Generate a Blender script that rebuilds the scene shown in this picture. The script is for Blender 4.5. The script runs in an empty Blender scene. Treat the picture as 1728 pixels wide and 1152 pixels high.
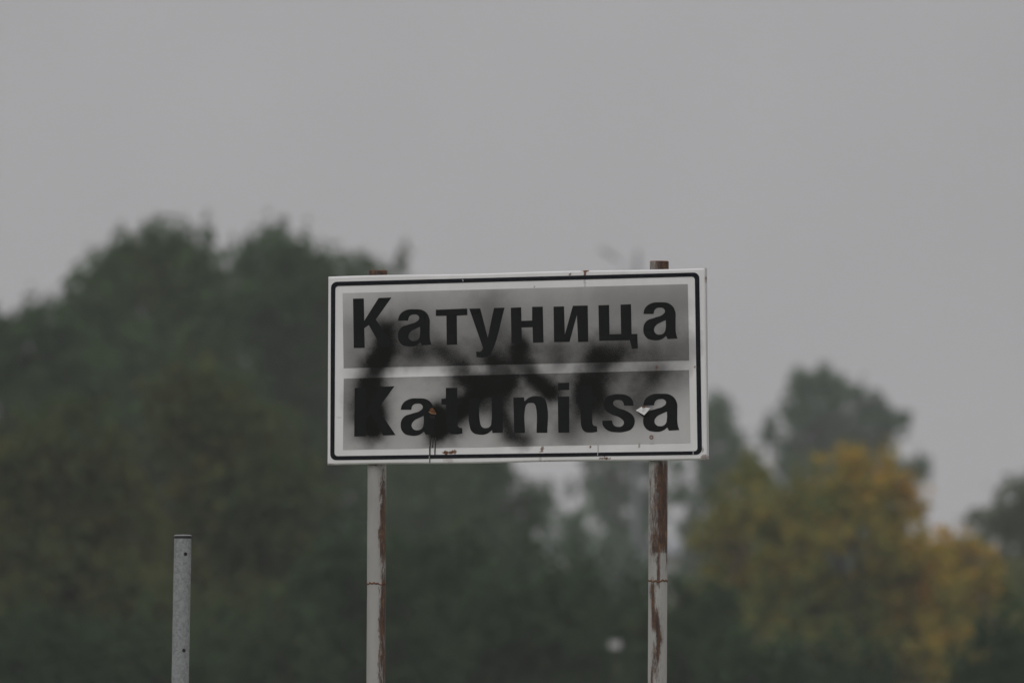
import bpy, bmesh, math, random
import numpy as np
from mathutils import Vector, Matrix

# ------------------------------------------------------------------ camera, sky, sun, exposure
SC = bpy.context.scene
COL = SC.collection
CAM_Z = 1.2
FOCAL, SENSOR = 300.0, 22.2
F_PX = FOCAL / SENSOR * 1728            # focal length in photograph pixels
PITCH = math.atan((1450 - 576) / F_PX)
ROLL = math.radians(0.2)
D_SIGN = 44.0
cam_data = bpy.data.cameras.new('camera')
cam = bpy.data.objects.new('camera', cam_data)
COL.objects.link(cam)
cam_data.sensor_width = SENSOR
cam_data.lens = FOCAL
cam_data.clip_start = 1.0
cam_data.clip_end = 6000
cam_data.dof.use_dof = True
cam_data.dof.focus_distance = D_SIGN
cam_data.dof.aperture_fstop = 5.0
CAM_R = Matrix.Rotation(math.pi / 2 + PITCH, 3, 'X') @ Matrix.Rotation(ROLL, 3, 'Z')
CAM_P = Vector((0, 0, CAM_Z))
cam.matrix_world = Matrix.Translation(CAM_P) @ CAM_R.to_4x4()
SC.camera = cam

SUN_EL, SUN_AZ = math.radians(48), math.radians(205)
world = bpy.data.worlds.new('World')
SC.world = world
world.use_nodes = True
wn, wl = world.node_tree.nodes, world.node_tree.links
wn.clear()
w_out = wn.new('ShaderNodeOutputWorld')
w_bg = wn.new('ShaderNodeBackground')
w_bg.inputs['Strength'].default_value = 0.1
sky = wn.new('ShaderNodeTexSky')
sky.sky_type = 'NISHITA'
sky.sun_disc = False
sky.sun_elevation = SUN_EL
sky.sun_rotation = SUN_AZ
sky.dust_density = 6.0
hsv = wn.new('ShaderNodeHueSaturation')
hsv.inputs['Saturation'].default_value = 0.12
wl.new(sky.outputs[0], hsv.inputs['Color'])
# an even overcast: brightness rises from the horizon to the zenith, L = Lz (1 + 2 sin h) / 3
tc = wn.new('ShaderNodeTexCoord')
sep = wn.new('ShaderNodeSeparateXYZ')
wl.new(tc.outputs['Generated'], sep.inputs[0])
mx = wn.new('ShaderNodeMath'); mx.operation = 'MAXIMUM'; mx.inputs[1].default_value = 0.0
wl.new(sep.outputs[2], mx.inputs[0])
ma = wn.new('ShaderNodeMath'); ma.operation = 'MULTIPLY_ADD'
ma.inputs[1].default_value = 2.0; ma.inputs[2].default_value = 1.0
wl.new(mx.outputs[0], ma.inputs[0])
cloud_noise = wn.new('ShaderNodeTexNoise')
cloud_noise.inputs['Scale'].default_value = 9.0
cloud_noise.inputs['Detail'].default_value = 3.0
wl.new(tc.outputs['Generated'], cloud_noise.inputs['Vector'])
cn = wn.new('ShaderNodeMapRange')
cn.inputs['To Min'].default_value = 0.93; cn.inputs['To Max'].default_value = 1.07
wl.new(cloud_noise.outputs[0], cn.inputs['Value'])
cloud_fine = wn.new('ShaderNodeTexNoise')
cloud_fine.inputs['Scale'].default_value = 38.0
cloud_fine.inputs['Detail'].default_value = 3.0
wl.new(tc.outputs['Generated'], cloud_fine.inputs['Vector'])
cf = wn.new('ShaderNodeMapRange')
cf.inputs['To Min'].default_value = 0.91; cf.inputs['To Max'].default_value = 1.09
wl.new(cloud_fine.outputs[0], cf.inputs['Value'])
cm = wn.new('ShaderNodeMath'); cm.operation = 'MULTIPLY'
wl.new(cn.outputs[0], cm.inputs[0]); wl.new(cf.outputs[0], cm.inputs[1])
mm = wn.new('ShaderNodeMath'); mm.operation = 'MULTIPLY'
wl.new(ma.outputs[0], mm.inputs[0]); wl.new(cm.outputs[0], mm.inputs[1])
vm = wn.new('ShaderNodeVectorMath'); vm.operation = 'SCALE'
vm.inputs[0].default_value = (3.43, 3.37, 3.47)
wl.new(mm.outputs[0], vm.inputs['Scale'])
mix = wn.new('ShaderNodeMix'); mix.data_type = 'RGBA'
mix.inputs['Factor'].default_value = 0.93
wl.new(hsv.outputs[0], mix.inputs['A']); wl.new(vm.outputs[0], mix.inputs['B'])
wl.new(mix.outputs['Result'], w_bg.inputs['Color'])
wl.new(w_bg.outputs[0], w_out.inputs[0])

sun_data = bpy.data.lights.new('sun', 'SUN')
sun_data.energy = 0.5
sun_data.angle = math.radians(60)
sun_data.color = (1.0, 0.97, 0.93)
sun = bpy.data.objects.new('sun', sun_data)
COL.objects.link(sun)
sd = Vector((math.sin(SUN_AZ) * math.cos(SUN_EL), math.cos(SUN_AZ) * math.cos(SUN_EL), math.sin(SUN_EL)))
sun.rotation_euler = (-sd).to_track_quat('-Z', 'Y').to_euler()
sun.location = sd * 50

SC.view_settings.view_transform = 'Standard'
SC.view_settings.look = 'None'
SC.view_settings.exposure = 0.0
SC.view_settings.gamma = 1.0
SC.view_settings.use_curve_mapping = False
SC.render.engine = 'CYCLES'
SC.cycles.max_bounces = 8
SC.cycles.transparent_max_bounces = 8
SC.cycles.volume_bounces = 1

# ------------------------------------------------------------------ helpers
def ray(x, y):
    return CAM_R @ Vector(((x - 864) / F_PX, -(y - 576) / F_PX, -1.0))

def at(x, y, D):
    """World point at distance D along +Y seen at photograph pixel (x, y)."""
    d = ray(x, y)
    return CAM_P + d * (D / d.y)

def px(D):
    return D / F_PX

PSI = math.radians(30)
SU = Vector((math.cos(PSI), -math.sin(PSI), 0))      # along the sign plate
SN = Vector((-math.sin(PSI), -math.cos(PSI), 0))     # out of its face
SO = at(870, 615, D_SIGN)

def on_plate(x, y, off=0.0):
    """Point of the sign plane (offset along its normal); plane coordinates (u, v, n) in metres."""
    d = ray(x, y)
    t = ((SO + SN * off - CAM_P).dot(SN)) / d.dot(SN)
    q = CAM_P + d * t - SO
    return (q.dot(SU), q.z, off)

SIGN_M = Matrix((
    (SU.x, 0, SN.x, SO.x), (SU.y, 0, SN.y, SO.y), (0, 1, 0, SO.z), (0, 0, 0, 1)))

def tag(o, label=None, cat=None, group=None, kind=None):
    if label: o['label'] = label
    if cat: o['category'] = cat
    if group: o['group'] = group
    if kind: o['kind'] = kind
    return o

def empty(name, loc, label, cat, group=None):
    o = bpy.data.objects.new(name, None)
    o.empty_display_size = 0.3
    COL.objects.link(o)
    o.location = loc
    return tag(o, label, cat, group)

def mesh_obj(name, verts, faces, mat, parent=None, smooth=False, attrs=None, face_attrs=None):
    me = bpy.data.meshes.new(name)
    if isinstance(verts, np.ndarray) and isinstance(faces, np.ndarray):
        nv, nf, k = len(verts), len(faces), faces.shape[1]
        me.vertices.add(nv)
        me.vertices.foreach_set('co', verts.astype(np.float32).ravel())
        me.loops.add(nf * k)
        me.loops.foreach_set('vertex_index', faces.astype(np.int32).ravel())
        me.polygons.add(nf)
        me.polygons.foreach_set('loop_start', np.arange(0, nf * k, k, dtype=np.int32))
        me.polygons.foreach_set('loop_total', np.full(nf, k, dtype=np.int32))
        me.update(calc_edges=True)
    else:
        me.from_pydata([tuple(v) for v in verts], [], [tuple(int(i) for i in f) for f in faces])
    for k_, v in (attrs or {}).items():
        a = me.attributes.new(k_, 'FLOAT', 'POINT')
        a.data.foreach_set('value', np.asarray(v, dtype=np.float32).ravel())
    for k_, v in (face_attrs or {}).items():
        a = me.attributes.new(k_, 'FLOAT', 'FACE')
        a.data.foreach_set('value', np.asarray(v, dtype=np.float32).ravel())
    if smooth:
        me.polygons.foreach_set('use_smooth', np.ones(len(me.polygons), dtype=bool))
    me.materials.append(mat)
    o = bpy.data.objects.new(name, me)
    COL.objects.link(o)
    if parent is not None:
        o.parent = parent
    return o

def value_noise(x, y, seed=0, octaves=4):
    """Smooth 2D value noise in 0..1 for numpy arrays."""
    out = np.zeros_like(x, dtype=float); amp = 1.0; tot = 0.0
    r = np.random.default_rng(seed)
    for o in range(octaves):
        tab = r.random((64, 64))
        xf, yf = np.floor(x), np.floor(y)
        fx, fy = x - xf, y - yf
        fx, fy = fx * fx * (3 - 2 * fx), fy * fy * (3 - 2 * fy)
        i, j = xf.astype(int) % 64, yf.astype(int) % 64
        i1, j1 = (i + 1) % 64, (j + 1) % 64
        v = (tab[i, j] * (1 - fx) + tab[i1, j] * fx) * (1 - fy) + (tab[i, j1] * (1 - fx) + tab[i1, j1] * fx) * fy
        out += v * amp; tot += amp
        amp *= 0.5; x = x * 2.03 + 7.1; y = y * 2.03 + 3.7
    return out / tot

def sstep(a, b, x):
    t = np.clip((x - a) / (b - a), 0, 1)
    return t * t * (3 - 2 * t)

# ------------------------------------------------------------------ materials
def new_mat(name):
    m = bpy.data.materials.new(name)
    m.use_nodes = True
    nt = m.node_tree
    b = nt.nodes['Principled BSDF']
    return m, nt, b

def N(nt, t, **kw):
    n = nt.nodes.new(t)
    for k, v in kw.items():
        setattr(n, k, v)
    return n

def mixcol(nt, fac, a, b):
    n = N(nt, 'ShaderNodeMix', data_type='RGBA')
    for key, v in (('Factor', fac), ('A', a), ('B', b)):
        if isinstance(v, (int, float)): n.inputs[key].default_value = v
        elif isinstance(v, tuple): n.inputs[key].default_value = (*v, 1)
        else: nt.links.new(v, n.inputs[key])
    return n.outputs['Result']

def noise(nt, scale, detail=4, rough=0.55, vec=None, coord='Object', sc=None):
    tc_ = N(nt, 'ShaderNodeTexCoord')
    n = N(nt, 'ShaderNodeTexNoise')
    n.inputs['Scale'].default_value = scale
    n.inputs['Detail'].default_value = detail
    n.inputs['Roughness'].default_value = rough
    if sc:
        mp = N(nt, 'ShaderNodeMapping'); mp.inputs['Scale'].default_value = sc
        nt.links.new(tc_.outputs[coord], mp.inputs[0]); nt.links.new(mp.outputs[0], n.inputs['Vector'])
    else:
        nt.links.new(tc_.outputs[coord], n.inputs['Vector'])
    return n.outputs[0]

def ramp(nt, src, stops):
    r = N(nt, 'ShaderNodeValToRGB')
    el = r.color_ramp.elements
    while len(el) < len(stops): el.new(0.5)
    for e, (p, c) in zip(el, stops):
        e.position = p
        e.color = (*c, 1) if isinstance(c, tuple) else (c, c, c, 1)
    nt.links.new(src, r.inputs[0])
    return r.outputs[0]

def attr(nt, name):
    a = N(nt, 'ShaderNodeAttribute'); a.attribute_name = name
    return a.outputs['Fac']

def mul(nt, a, b, op='MULTIPLY'):
    n = N(nt, 'ShaderNodeMath', operation=op)
    for i, v in enumerate((a, b)):
        if isinstance(v, (int, float)): n.inputs[i].default_value = v
        else: nt.links.new(v, n.inputs[i])
    return n.outputs[0]

RUST = [(0.0, (0.045, 0.016, 0.008)), (0.45, (0.11, 0.04, 0.014)), (0.75, (0.24, 0.10, 0.03)), (1.0, (0.34, 0.19, 0.08))]

def painted_sheet(name, base, base2, rough):
    """A painted or film covered sheet with sprayed paint and rust where the attributes say so."""
    m, nt, b = new_mat(name)
    grime = ramp(nt, noise(nt, 9, 6, 0.6, sc=(1, 0.45, 1)), [(0.35, 0.0), (0.75, 1.0)])
    c = mixcol(nt, grime, base, base2)
    speck = noise(nt, 620, 2, 0.7)
    sp = mul(nt, attr(nt, 'spray'), mul(nt, mul(nt, speck, 0.55), 0.82, 'ADD'))
    spc = N(nt, 'ShaderNodeClamp'); nt.links.new(sp, spc.inputs[0])
    c = mixcol(nt, spc.outputs[0], c, (0.0068, 0.0066, 0.0058))
    rc = ramp(nt, noise(nt, 160, 5, 0.7), RUST)
    rm = attr(nt, 'rust')
    c = mixcol(nt, rm, c, rc)
    nt.links.new(c, b.inputs['Base Color'])
    b.inputs['Roughness'].default_value = rough
    sl = N(nt, 'ShaderNodeMapRange'); sl.inputs['To Min'].default_value = 0.2; sl.inputs['To Max'].default_value = 0.05
    nt.links.new(spc.outputs[0], sl.inputs['Value']); nt.links.new(sl.outputs[0], b.inputs['Specular IOR Level'])
    return m

M_WHITE = painted_sheet('white_enamel', (0.83, 0.83, 0.835), (0.74, 0.74, 0.74), 0.45)
M_FILM = painted_sheet('grey_reflective_film', (0.585, 0.58, 0.575), (0.52, 0.515, 0.51), 0.5)

def simple(name, col, rough=0.6, metal=0.0, var=0.0, scale=40, spec=0.5):
    m, nt, b = new_mat(name)
    b.inputs['Specular IOR Level'].default_value = spec
    if var:
        n_ = ramp(nt, noise(nt, scale, 5), [(0.3, 0.0), (0.7, 1.0)])
        lo = tuple(x * (1 - var) for x in col); hi = tuple(min(1, x * (1 + var)) for x in col)
        nt.links.new(mixcol(nt, n_, lo, hi), b.inputs['Base Color'])
    else:
        b.inputs['Base Color'].default_value = (*col, 1)
    b.inputs['Roughness'].default_value = rough
    b.inputs['Metallic'].default_value = metal
    return m

M_LETTER = simple('black_letter_film', (0.0055, 0.0070, 0.0067), 0.7, var=0.15, scale=25, spec=0.12)
M_LINE = simple('dark_blue_border_film', (0.0055, 0.0070, 0.0115), 0.65, var=0.15, scale=25, spec=0.12)
M_SPRAYWET = simple('runny_black_paint', (0.012, 0.012, 0.012), 0.35)
M_TORN = simple('torn_bare_sheet', (0.62, 0.62, 0.61), 0.4, var=0.2, scale=120)
M_LIP = simple('rust_tinted_lip', (0.20, 0.115, 0.06), 0.5, var=0.3, scale=150)
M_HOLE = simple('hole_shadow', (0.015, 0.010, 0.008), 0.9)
M_PLASTIC = simple('black_plastic', (0.02, 0.02, 0.022), 0.5)
M_GASKET = simple('grey_cap_top', (0.20, 0.20, 0.20), 0.6)

m, nt, b = new_mat('rusty_scrap')
nt.links.new(ramp(nt, noise(nt, 140, 5, 0.7), RUST), b.inputs['Base Color'])
b.inputs['Roughness'].default_value = 0.9
M_RUST = m

# old white paint on a steel pipe; 'rust' attribute marks where it has flaked
m, nt, b = new_mat('flaking_white_pipe_paint')
g = ramp(nt, noise(nt, 14, 6, 0.6, sc=(1, 1, 0.25)), [(0.3, 0.0), (0.75, 1.0)])
c = mixcol(nt, g, (0.42, 0.42, 0.405), (0.32, 0.31, 0.29))
fine = noise(nt, 270, 5, 0.75, sc=(1, 1, 0.16))
rm = mul(nt, mul(nt, attr(nt, 'rust'), 0.90), mul(nt, mul(nt, fine, 0.5, 'SUBTRACT'), 1.7), 'ADD')
rm2 = ramp(nt, rm, [(0.20, 0.0), (0.36, 0.22), (0.55, 0.70), (0.78, 1.0)])
rc = ramp(nt, noise(nt, 85, 5, 0.8, sc=(1, 1, 0.22)), [(0.32, (0.020, 0.011, 0.009)), (0.46, (0.050, 0.022, 0.013)), (0.58, (0.105, 0.050, 0.022)), (0.70, (0.26, 0.15, 0.06))])
nt.links.new(mixcol(nt, rm2, c, rc), b.inputs['Base Color'])
b.inputs['Roughness'].default_value = 0.6
bp = N(nt, 'ShaderNodeBump'); bp.inputs['Strength'].default_value = 0.4; bp.inputs['Distance'].default_value = 0.001
nt.links.new(rm2, bp.inputs['Height']); nt.links.new(bp.outputs[0], b.inputs['Normal'])
M_PIPE = m

m, nt, b = new_mat('galvanised_steel')
vor = N(nt, 'ShaderNodeTexVoronoi'); vor.inputs['Scale'].default_value = 130
tcn = N(nt, 'ShaderNodeTexCoord'); nt.links.new(tcn.outputs['Object'], vor.inputs['Vector'])
spang = mul(nt, mul(nt, vor.outputs['Color'], 0.5), mul(nt, noise(nt, 45, 5, 0.7), 0.7), 'ADD')
c = ramp(nt, spang, [(0.25, (0.165, 0.175, 0.18)), (0.75, (0.30, 0.315, 0.32))])
nt.links.new(c, b.inputs['Base Color'])
b.inputs['Roughness'].default_value = 0.6
b.inputs['Metallic'].default_value = 0.15
M_GALV = m

M_LAMP = simple('grey_lamp_steel', (0.22, 0.24, 0.26), 0.6, var=0.1, scale=3)
M_LAMPHEAD = simple('lamp_head_casting', (0.30, 0.30, 0.29), 0.5)
M_ROOF = simple('grey_roof_sheet', (0.17, 0.19, 0.21), 0.7, var=0.15, scale=0.6)
M_WALL = simple('pale_render_wall', (0.42, 0.41, 0.40), 0.85, var=0.12, scale=0.5)
M_PANE = simple('dark_window_glass', (0.03, 0.035, 0.04), 0.15)
M_BOARD = simple('small_white_board', (0.48, 0.48, 0.48), 0.8)
M_STAKE = simple('weathered_stake', (0.06, 0.055, 0.045), 0.9, var=0.2, scale=12)

def bark(name, col):
    return simple(name, col, 0.95, var=0.4, scale=6)
M_BARK = bark('brown_bark', (0.085, 0.068, 0.05))
M_BARKG = bark('grey_bark', (0.14, 0.13, 0.115))

def leaf_mat(name, stops, transl=0.3):
    """stops: colour ramp over the per-leaf 'tint' (0..1): real leaf colours, green to yellow."""
    m = bpy.data.materials.new(name); m.use_nodes = True
    nt = m.node_tree; nt.nodes.clear()
    out = N(nt, 'ShaderNodeOutputMaterial')
    c = ramp(nt, attr(nt, 'tint'), stops)
    d = N(nt, 'ShaderNodeBsdfDiffuse'); t = N(nt, 'ShaderNodeBsdfTranslucent')
    nt.links.new(c, d.inputs[0]); nt.links.new(c, t.inputs[0])
    ms = N(nt, 'ShaderNodeMixShader'); ms.inputs[0].default_value = transl
    nt.links.new(d.outputs[0], ms.inputs[1]); nt.links.new(t.outputs[0], ms.inputs[2])
    nt.links.new(ms.outputs[0], out.inputs[0])
    return m

L_DARK = leaf_mat('dark_green_leaves', [(0.0, (0.034, 0.074, 0.030)), (0.5, (0.060, 0.112, 0.043)), (0.85, (0.096, 0.132, 0.048)), (1.0, (0.14, 0.15, 0.05))])
L_BROWN = leaf_mat('browning_leaves', [(0.0, (0.040, 0.073, 0.029)), (0.4, (0.078, 0.102, 0.037)), (0.75, (0.124, 0.113, 0.041)), (1.0, (0.17, 0.124, 0.043))])
L_GREEN = leaf_mat('mid_green_leaves', [(0.0, (0.040, 0.094, 0.042)), (0.5, (0.062, 0.130, 0.056)), (1.0, (0.10, 0.158, 0.060))])
L_YELLOW = leaf_mat('autumn_yellow_leaves', [(0.0, (0.070, 0.110, 0.036)), (0.3, (0.17, 0.18, 0.046)), (0.6, (0.36, 0.28, 0.050)), (1.0, (0.60, 0.32, 0.048))], 0.35)
L_OLIVE = leaf_mat('olive_leaves', [(0.0, (0.062, 0.102, 0.042)), (0.5, (0.108, 0.132, 0.048)), (1.0, (0.19, 0.162, 0.05))])
L_BUSH = leaf_mat('bush_leaves', [(0.0, (0.028, 0.060, 0.028)), (0.6, (0.050, 0.085, 0.039)), (1.0, (0.09, 0.10, 0.041))])

# ------------------------------------------------------------------ ground
m, nt, b = new_mat('rough_meadow')
c1 = ramp(nt, noise(nt, 0.08, 6, 0.6), [(0.3, (0.045, 0.058, 0.025)), (0.55, (0.085, 0.085, 0.036)), (0.75, (0.12, 0.105, 0.05))])
c2 = ramp(nt, noise(nt, 6.0, 5, 0.7), [(0.3, 0.55), (0.7, 1.15)])
mxn = N(nt, 'ShaderNodeMix', data_type='RGBA', blend_type='MULTIPLY'); mxn.inputs['Factor'].default_value = 1
nt.links.new(c1, mxn.inputs['A']); nt.links.new(c2, mxn.inputs['B'])
nt.links.new(mxn.outputs['Result'], b.inputs['Base Color'])
b.inputs['Roughness'].default_value = 1.0
gx = np.linspace(-1400, 1400, 71); gy = np.linspace(-300, 2600, 73)
GX, GY = np.meshgrid(gx, gy, indexing='ij')
GZ = np.where((GY > 20) & (GY < 520) & (abs(GX) < 120), 0.0, (value_noise(GX / 140 + 50, GY / 140 + 50, 3) - 0.5) * 1.2)
gv = np.stack([GX, GY, GZ], -1).reshape(-1, 3)
def grid_faces(nu, nv):
    i, j = np.meshgrid(np.arange(nu - 1), np.arange(nv - 1), indexing='ij')
    a = (i * nv + j).ravel()
    return np.stack([a, a + nv, a + nv + 1, a + 1], -1)
tag(mesh_obj('ground', gv, grid_faces(71, 73), m), kind='structure')

# ------------------------------------------------------------------ the air
hz = bpy.data.materials.new('haze'); hz.use_nodes = True
nt = hz.node_tree; nt.nodes.clear()
out = N(nt, 'ShaderNodeOutputMaterial'); pv = N(nt, 'ShaderNodeVolumePrincipled')
pv.inputs['Color'].default_value = (0.93, 0.94, 0.96, 1)
pv.inputs['Density'].default_value = 0.00038
nt.links.new(pv.outputs[0], out.inputs['Volume'])
bx0, bx1 = (-1450, -350, -2.0), (1450, 2650, 34.0)
hv = [(x, y, z) for x in (bx0[0], bx1[0]) for y in (bx0[1], bx1[1]) for z in (bx0[2], bx1[2])]
hf = [(0, 1, 3, 2), (4, 6, 7, 5), (0, 4, 5, 1), (2, 3, 7, 6), (0, 2, 6, 4), (1, 5, 7, 3)]
tag(mesh_obj('haze', hv, hf, hz), kind='stuff')

# ------------------------------------------------------------------ town sign
sign = empty('town_sign', (SO.x, SO.y, 0), 'white bilingual town name sign on two rusty posts, blackened with spray paint', 'road sign')
SIGN_L = Matrix.Translation((SO.x, SO.y, 0)).inverted() @ SIGN_M     # sign plane to the thing's own space

def place(o, parent):
    """Give a piece built in plate coordinates its place: plate gets the plane's frame, its children inherit it."""
    o.parent = parent
    return o

C_TL, C_TR, C_BR, C_BL = (552.8, 466.6), (1188.8, 451.9), (1192.2, 774.8), (551.4, 784.3)

STROKES = [  # sprayed passes: points (photo px), radius, strength
    ([(652, 560), (650, 590), (637, 616), (625, 645), (619, 680), (622, 708), (628, 724)], 25, 1.0),
    ([(634, 664), (636, 700)], 20, 0.9),
    ([(700, 568), (704, 592)], 25, 0.55),
    ([(748, 590), (778, 620)], 20, 0.58),
    ([(772, 640), (806, 644), (848, 636)], 17, 0.66),
    ([(832, 606), (846, 622), (850, 640)], 19, 0.82),
    ([(850, 642), (812, 662), (772, 694), (740, 724)], 24, 0.98),
    ([(738, 696), (738, 726)], 18, 1.0),
    ([(848, 645), (844, 690), (862, 734), (882, 743)], 20, 0.82),
    ([(878, 588), (877, 606), (900, 638), (926, 660)], 20, 1.0),
    ([(937, 616), (938, 594)], 22, 0.46),
    ([(1046, 588), (1014, 606)], 26, 0.54),
    ([(1014, 606), (1002, 640), (988, 684), (962, 722)], 29, 0.66),
    ([(1000, 650), (1008, 672), (1022, 702)], 25, 0.66),
    ([(985, 664), (985, 690)], 20, 0.5),
    ([(1108, 626), (1096, 650), (1084, 668)], 22, 0.52),
    ([(1058, 684), (1076, 692)], 19, 0.45),
    ([(1040, 628), (1130, 622)], 30, 0.26),
    ([(826, 520), (846, 560)], 32, 0.34),
    ([(594, 560), (594, 700)], 32, 0.34),
    ([(670, 604), (1160, 590)], 34, 0.38),
    ([(690, 545), (1150, 515)], 52, 0.31),
    ([(1085, 600), (1160, 588)], 30, 0.22),
    ([(790, 690), (900, 690)], 34, 0.26),
    ([(960, 655), (1140, 645)], 30, 0.26),
    ([(1040, 500), (1150, 500)], 34, 0.12),
]

def spray_at(X, Y):
    keep = np.ones_like(X)
    wob = (value_noise(X / 16, Y / 16, 5) - 0.5) * 0.45
    for pts, r, s in STROKES:
        d = np.full_like(X, 1e9)
        for (x0, y0), (x1, y1) in zip(pts[:-1], pts[1:]):
            dx, dy = x1 - x0, y1 - y0
            t = np.clip(((X - x0) * dx + (Y - y0) * dy) / (dx * dx + dy * dy), 0, 1)
            d = np.minimum(d, np.hypot(X - x0 - t * dx, Y - y0 - t * dy))
        r = r * 1.10; s = min(1, s * 1.0)
        f = np.exp(-np.maximum(d / r + wob * (d / r), 0) ** 2.2 * 1.1)
        keep *= (1 - s * f) * (1 - 0.15 * s * np.exp(-(d / (r * 2.2)) ** 2))
    return np.clip((1 - keep) * (0.92 + 0.2 * value_noise(X / 40, Y / 40, 9, 2)), 0, 1)

RUSTS = [  # x, y, rx, ry, strength on the sheet
    (987, 457, 6, 2.5, 1.0), (987, 463, 2.2, 6, 1.0), (987, 476, 2.2, 9, 0.35), (962, 463, 2, 2, 0.9),
    (752, 763.5, 5, 3, 1.0), (762, 763, 8, 3, 1.0), (768, 762, 3, 4, .9), (757, 776, 9, 4, 0.30), (915, 758, 2.6, 6, 0.85), (913, 762, 4, 2, .6), (912, 773, 3, 5, .3),
    (1021, 773, 9, 2.0, 1.0), (1020, 770, 1.5, 4, 1.0), (1187, 771, 4.5, 4, 0.7), (1186, 757, 2.0, 5, 0.55), (1191, 771, 2.5, 4, .7),
    (996, 754, 1.6, 2, 1.0), (1078.5, 751, 2, 5, 0.6), (1108, 620, 2.4, 4, 0.7), (1190, 470, 1.4, 9, 0.8), (1172, 619, 1.6, 1.6, .7),
    (862, 782, 14, 1.6, 0.45), (680, 784, 20, 1.4, 0.5), (556, 783, 6, 1.5, 0.5), (940, 779, 25, 1.3, .45), (1110, 777, 20, 1.2, .4), (902, 484, 1.5, 1.5, .6), (573, 704, 5, 1, .25), (1100, 737, 3.4, 3.4, .35),
]

def rust_at(X, Y):
    out_ = np.zeros_like(X)
    n_ = value_noise(X / 2.2, Y / 2.2, 21, 3)
    for x, y, rx, ry, s in RUSTS:
        q = np.hypot((X - x) / rx, (Y - y) / ry) + (n_ - 0.5) * 1.3
        out_ = np.maximum(out_, s * (1 - sstep(0.65, 1.15, q)))
    return out_

def quad_grid(c, nu, nv):
    """Photo px of a grid spanning corners TL, TR, BR, BL."""
    s, t = np.meshgrid(np.linspace(0, 1, nu), np.linspace(0, 1, nv), indexing='ij')
    P = [np.array(q, float) for q in c]
    X = (P[0][0] * (1 - s) + P[1][0] * s) * (1 - t) + (P[3][0] * (1 - s) + P[2][0] * s) * t
    Y = (P[0][1] * (1 - s) + P[1][1] * s) * (1 - t) + (P[3][1] * (1 - s) + P[2][1] * s) * t
    return X, Y

_d = np.array([tuple(on_plate(x, y)) for x, y in ((600, 500), (600, 740), (1150, 500), (1150, 740))])
# homography photo px -> plane, fitted once so that dense grids map in one go
def _fit_h(src, dst):
    A = []
    for (x, y), (u, v) in zip(src, dst):
        A += [[x, y, 1, 0, 0, 0, -u * x, -u * y, -u], [0, 0, 0, x, y, 1, -v * x, -v * y, -v]]
    return np.linalg.svd(np.array(A))[2][-1].reshape(3, 3)
_HN = lambda x, y: ((x - 870) / 320, (y - 615) / 160)
_H = _fit_h([_HN(600, 500), _HN(600, 740), _HN(1150, 500), _HN(1150, 740)], _d[:, :2])

def plane_uv(X, Y):
    x, y = _HN(np.asarray(X, float), np.asarray(Y, float))
    w = _H[2, 0] * x + _H[2, 1] * y + _H[2, 2]
    return (_H[0, 0] * x + _H[0, 1] * y + _H[0, 2]) / w, (_H[1, 0] * x + _H[1, 1] * y + _H[1, 2]) / w

def sheet(name, corners, nu, nv, off, mat, parent):
    X, Y = quad_grid(corners, nu, nv)
    U, V = plane_uv(X, Y)
    v = np.stack([U, V, np.full_like(U, off)], -1).reshape(-1, 3)
    f = grid_faces(nu, nv)[:, ::-1]
    return mesh_obj(name, v, f, mat, parent, attrs={'spray': spray_at(X, Y), 'rust': rust_at(X, Y)})

# plate: a steel tray, front face with a rounded edge and a folded flange
NU, NV = 560, 290
X, Y = quad_grid((C_TL, C_TR, C_BR, C_BL), NU, NV)
U, V = plane_uv(X, Y)
OFF = np.zeros_like(U)
cu, cv = U.mean(), V.mean()
ring = np.minimum(np.minimum(U - U[0, :][None, :], U[-1, :][None, :] - U), np.minimum(V[:, 0][:, None] - V, V - V[:, -1][:, None]))
edge = 0.0055
q = np.clip(1 - ring / edge, 0, 1)
OFF = -edge * (1 - np.sqrt(np.clip(1 - q * q, 0, 1)))
# a knock in the top edge near its rust spot, slightly wavy lower edge
front = np.stack([U, V + 0.0012 * np.sin(U * 9) * (ring < 0.012), OFF], -1)
verts = [front.reshape(-1, 3)]
faces = [grid_faces(NU, NV)[:, ::-1]]
idx = np.arange(NU * NV).reshape(NU, NV)
loop = np.concatenate([idx[:, 0], idx[-1, 1:], idx[-2::-1, -1], idx[0, -2:0:-1]])
fl = verts[0][loop]
base = NU * NV
prev = loop
Xf, Yf = [X.ravel()], [Y.ravel()]
for k, (dz, inset) in enumerate(((-0.016, 0.0), (-0.016, 0.0015), (-0.0075, 0.0015))):
    nl = fl.copy(); nl[:, 2] = dz
    nl[:, 0] = cu + (nl[:, 0] - cu) * (1 - inset / 0.69); nl[:, 1] = cv + (nl[:, 1] - cv) * (1 - inset / 0.30)
    cur = base + np.arange(len(loop)); base += len(loop)
    verts.append(nl)
    a, bq = prev, np.roll(prev, -1); c_, d_ = np.roll(cur, -1), cur
    faces.append(np.stack([a, d_, c_, bq], -1))
    Xf.append(X.ravel()[loop]); Yf.append(Y.ravel()[loop])
    prev = cur
verts = np.concatenate(verts); faces = np.concatenate(faces)
Xa, Ya = np.concatenate(Xf), np.concatenate(Yf)
plate = mesh_obj('plate', verts, faces, M_WHITE, sign, smooth=True, attrs={'spray': np.clip((spray_at(Xa, Ya) - 0.38) / 0.62, 0, 1) * 0.92, 'rust': rust_at(Xa, Ya)})
plate.matrix_local = SIGN_L
# bare back sheet inside the tray
bk = [plane_uv(*p) for p in ((556, 470), (1186, 455), (1189, 772), (554, 781))]
mesh_obj('back_sheet', [(u, v, -0.0075) for u, v in bk], [(0, 1, 2, 3)], M_GALV, plate)

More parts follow.
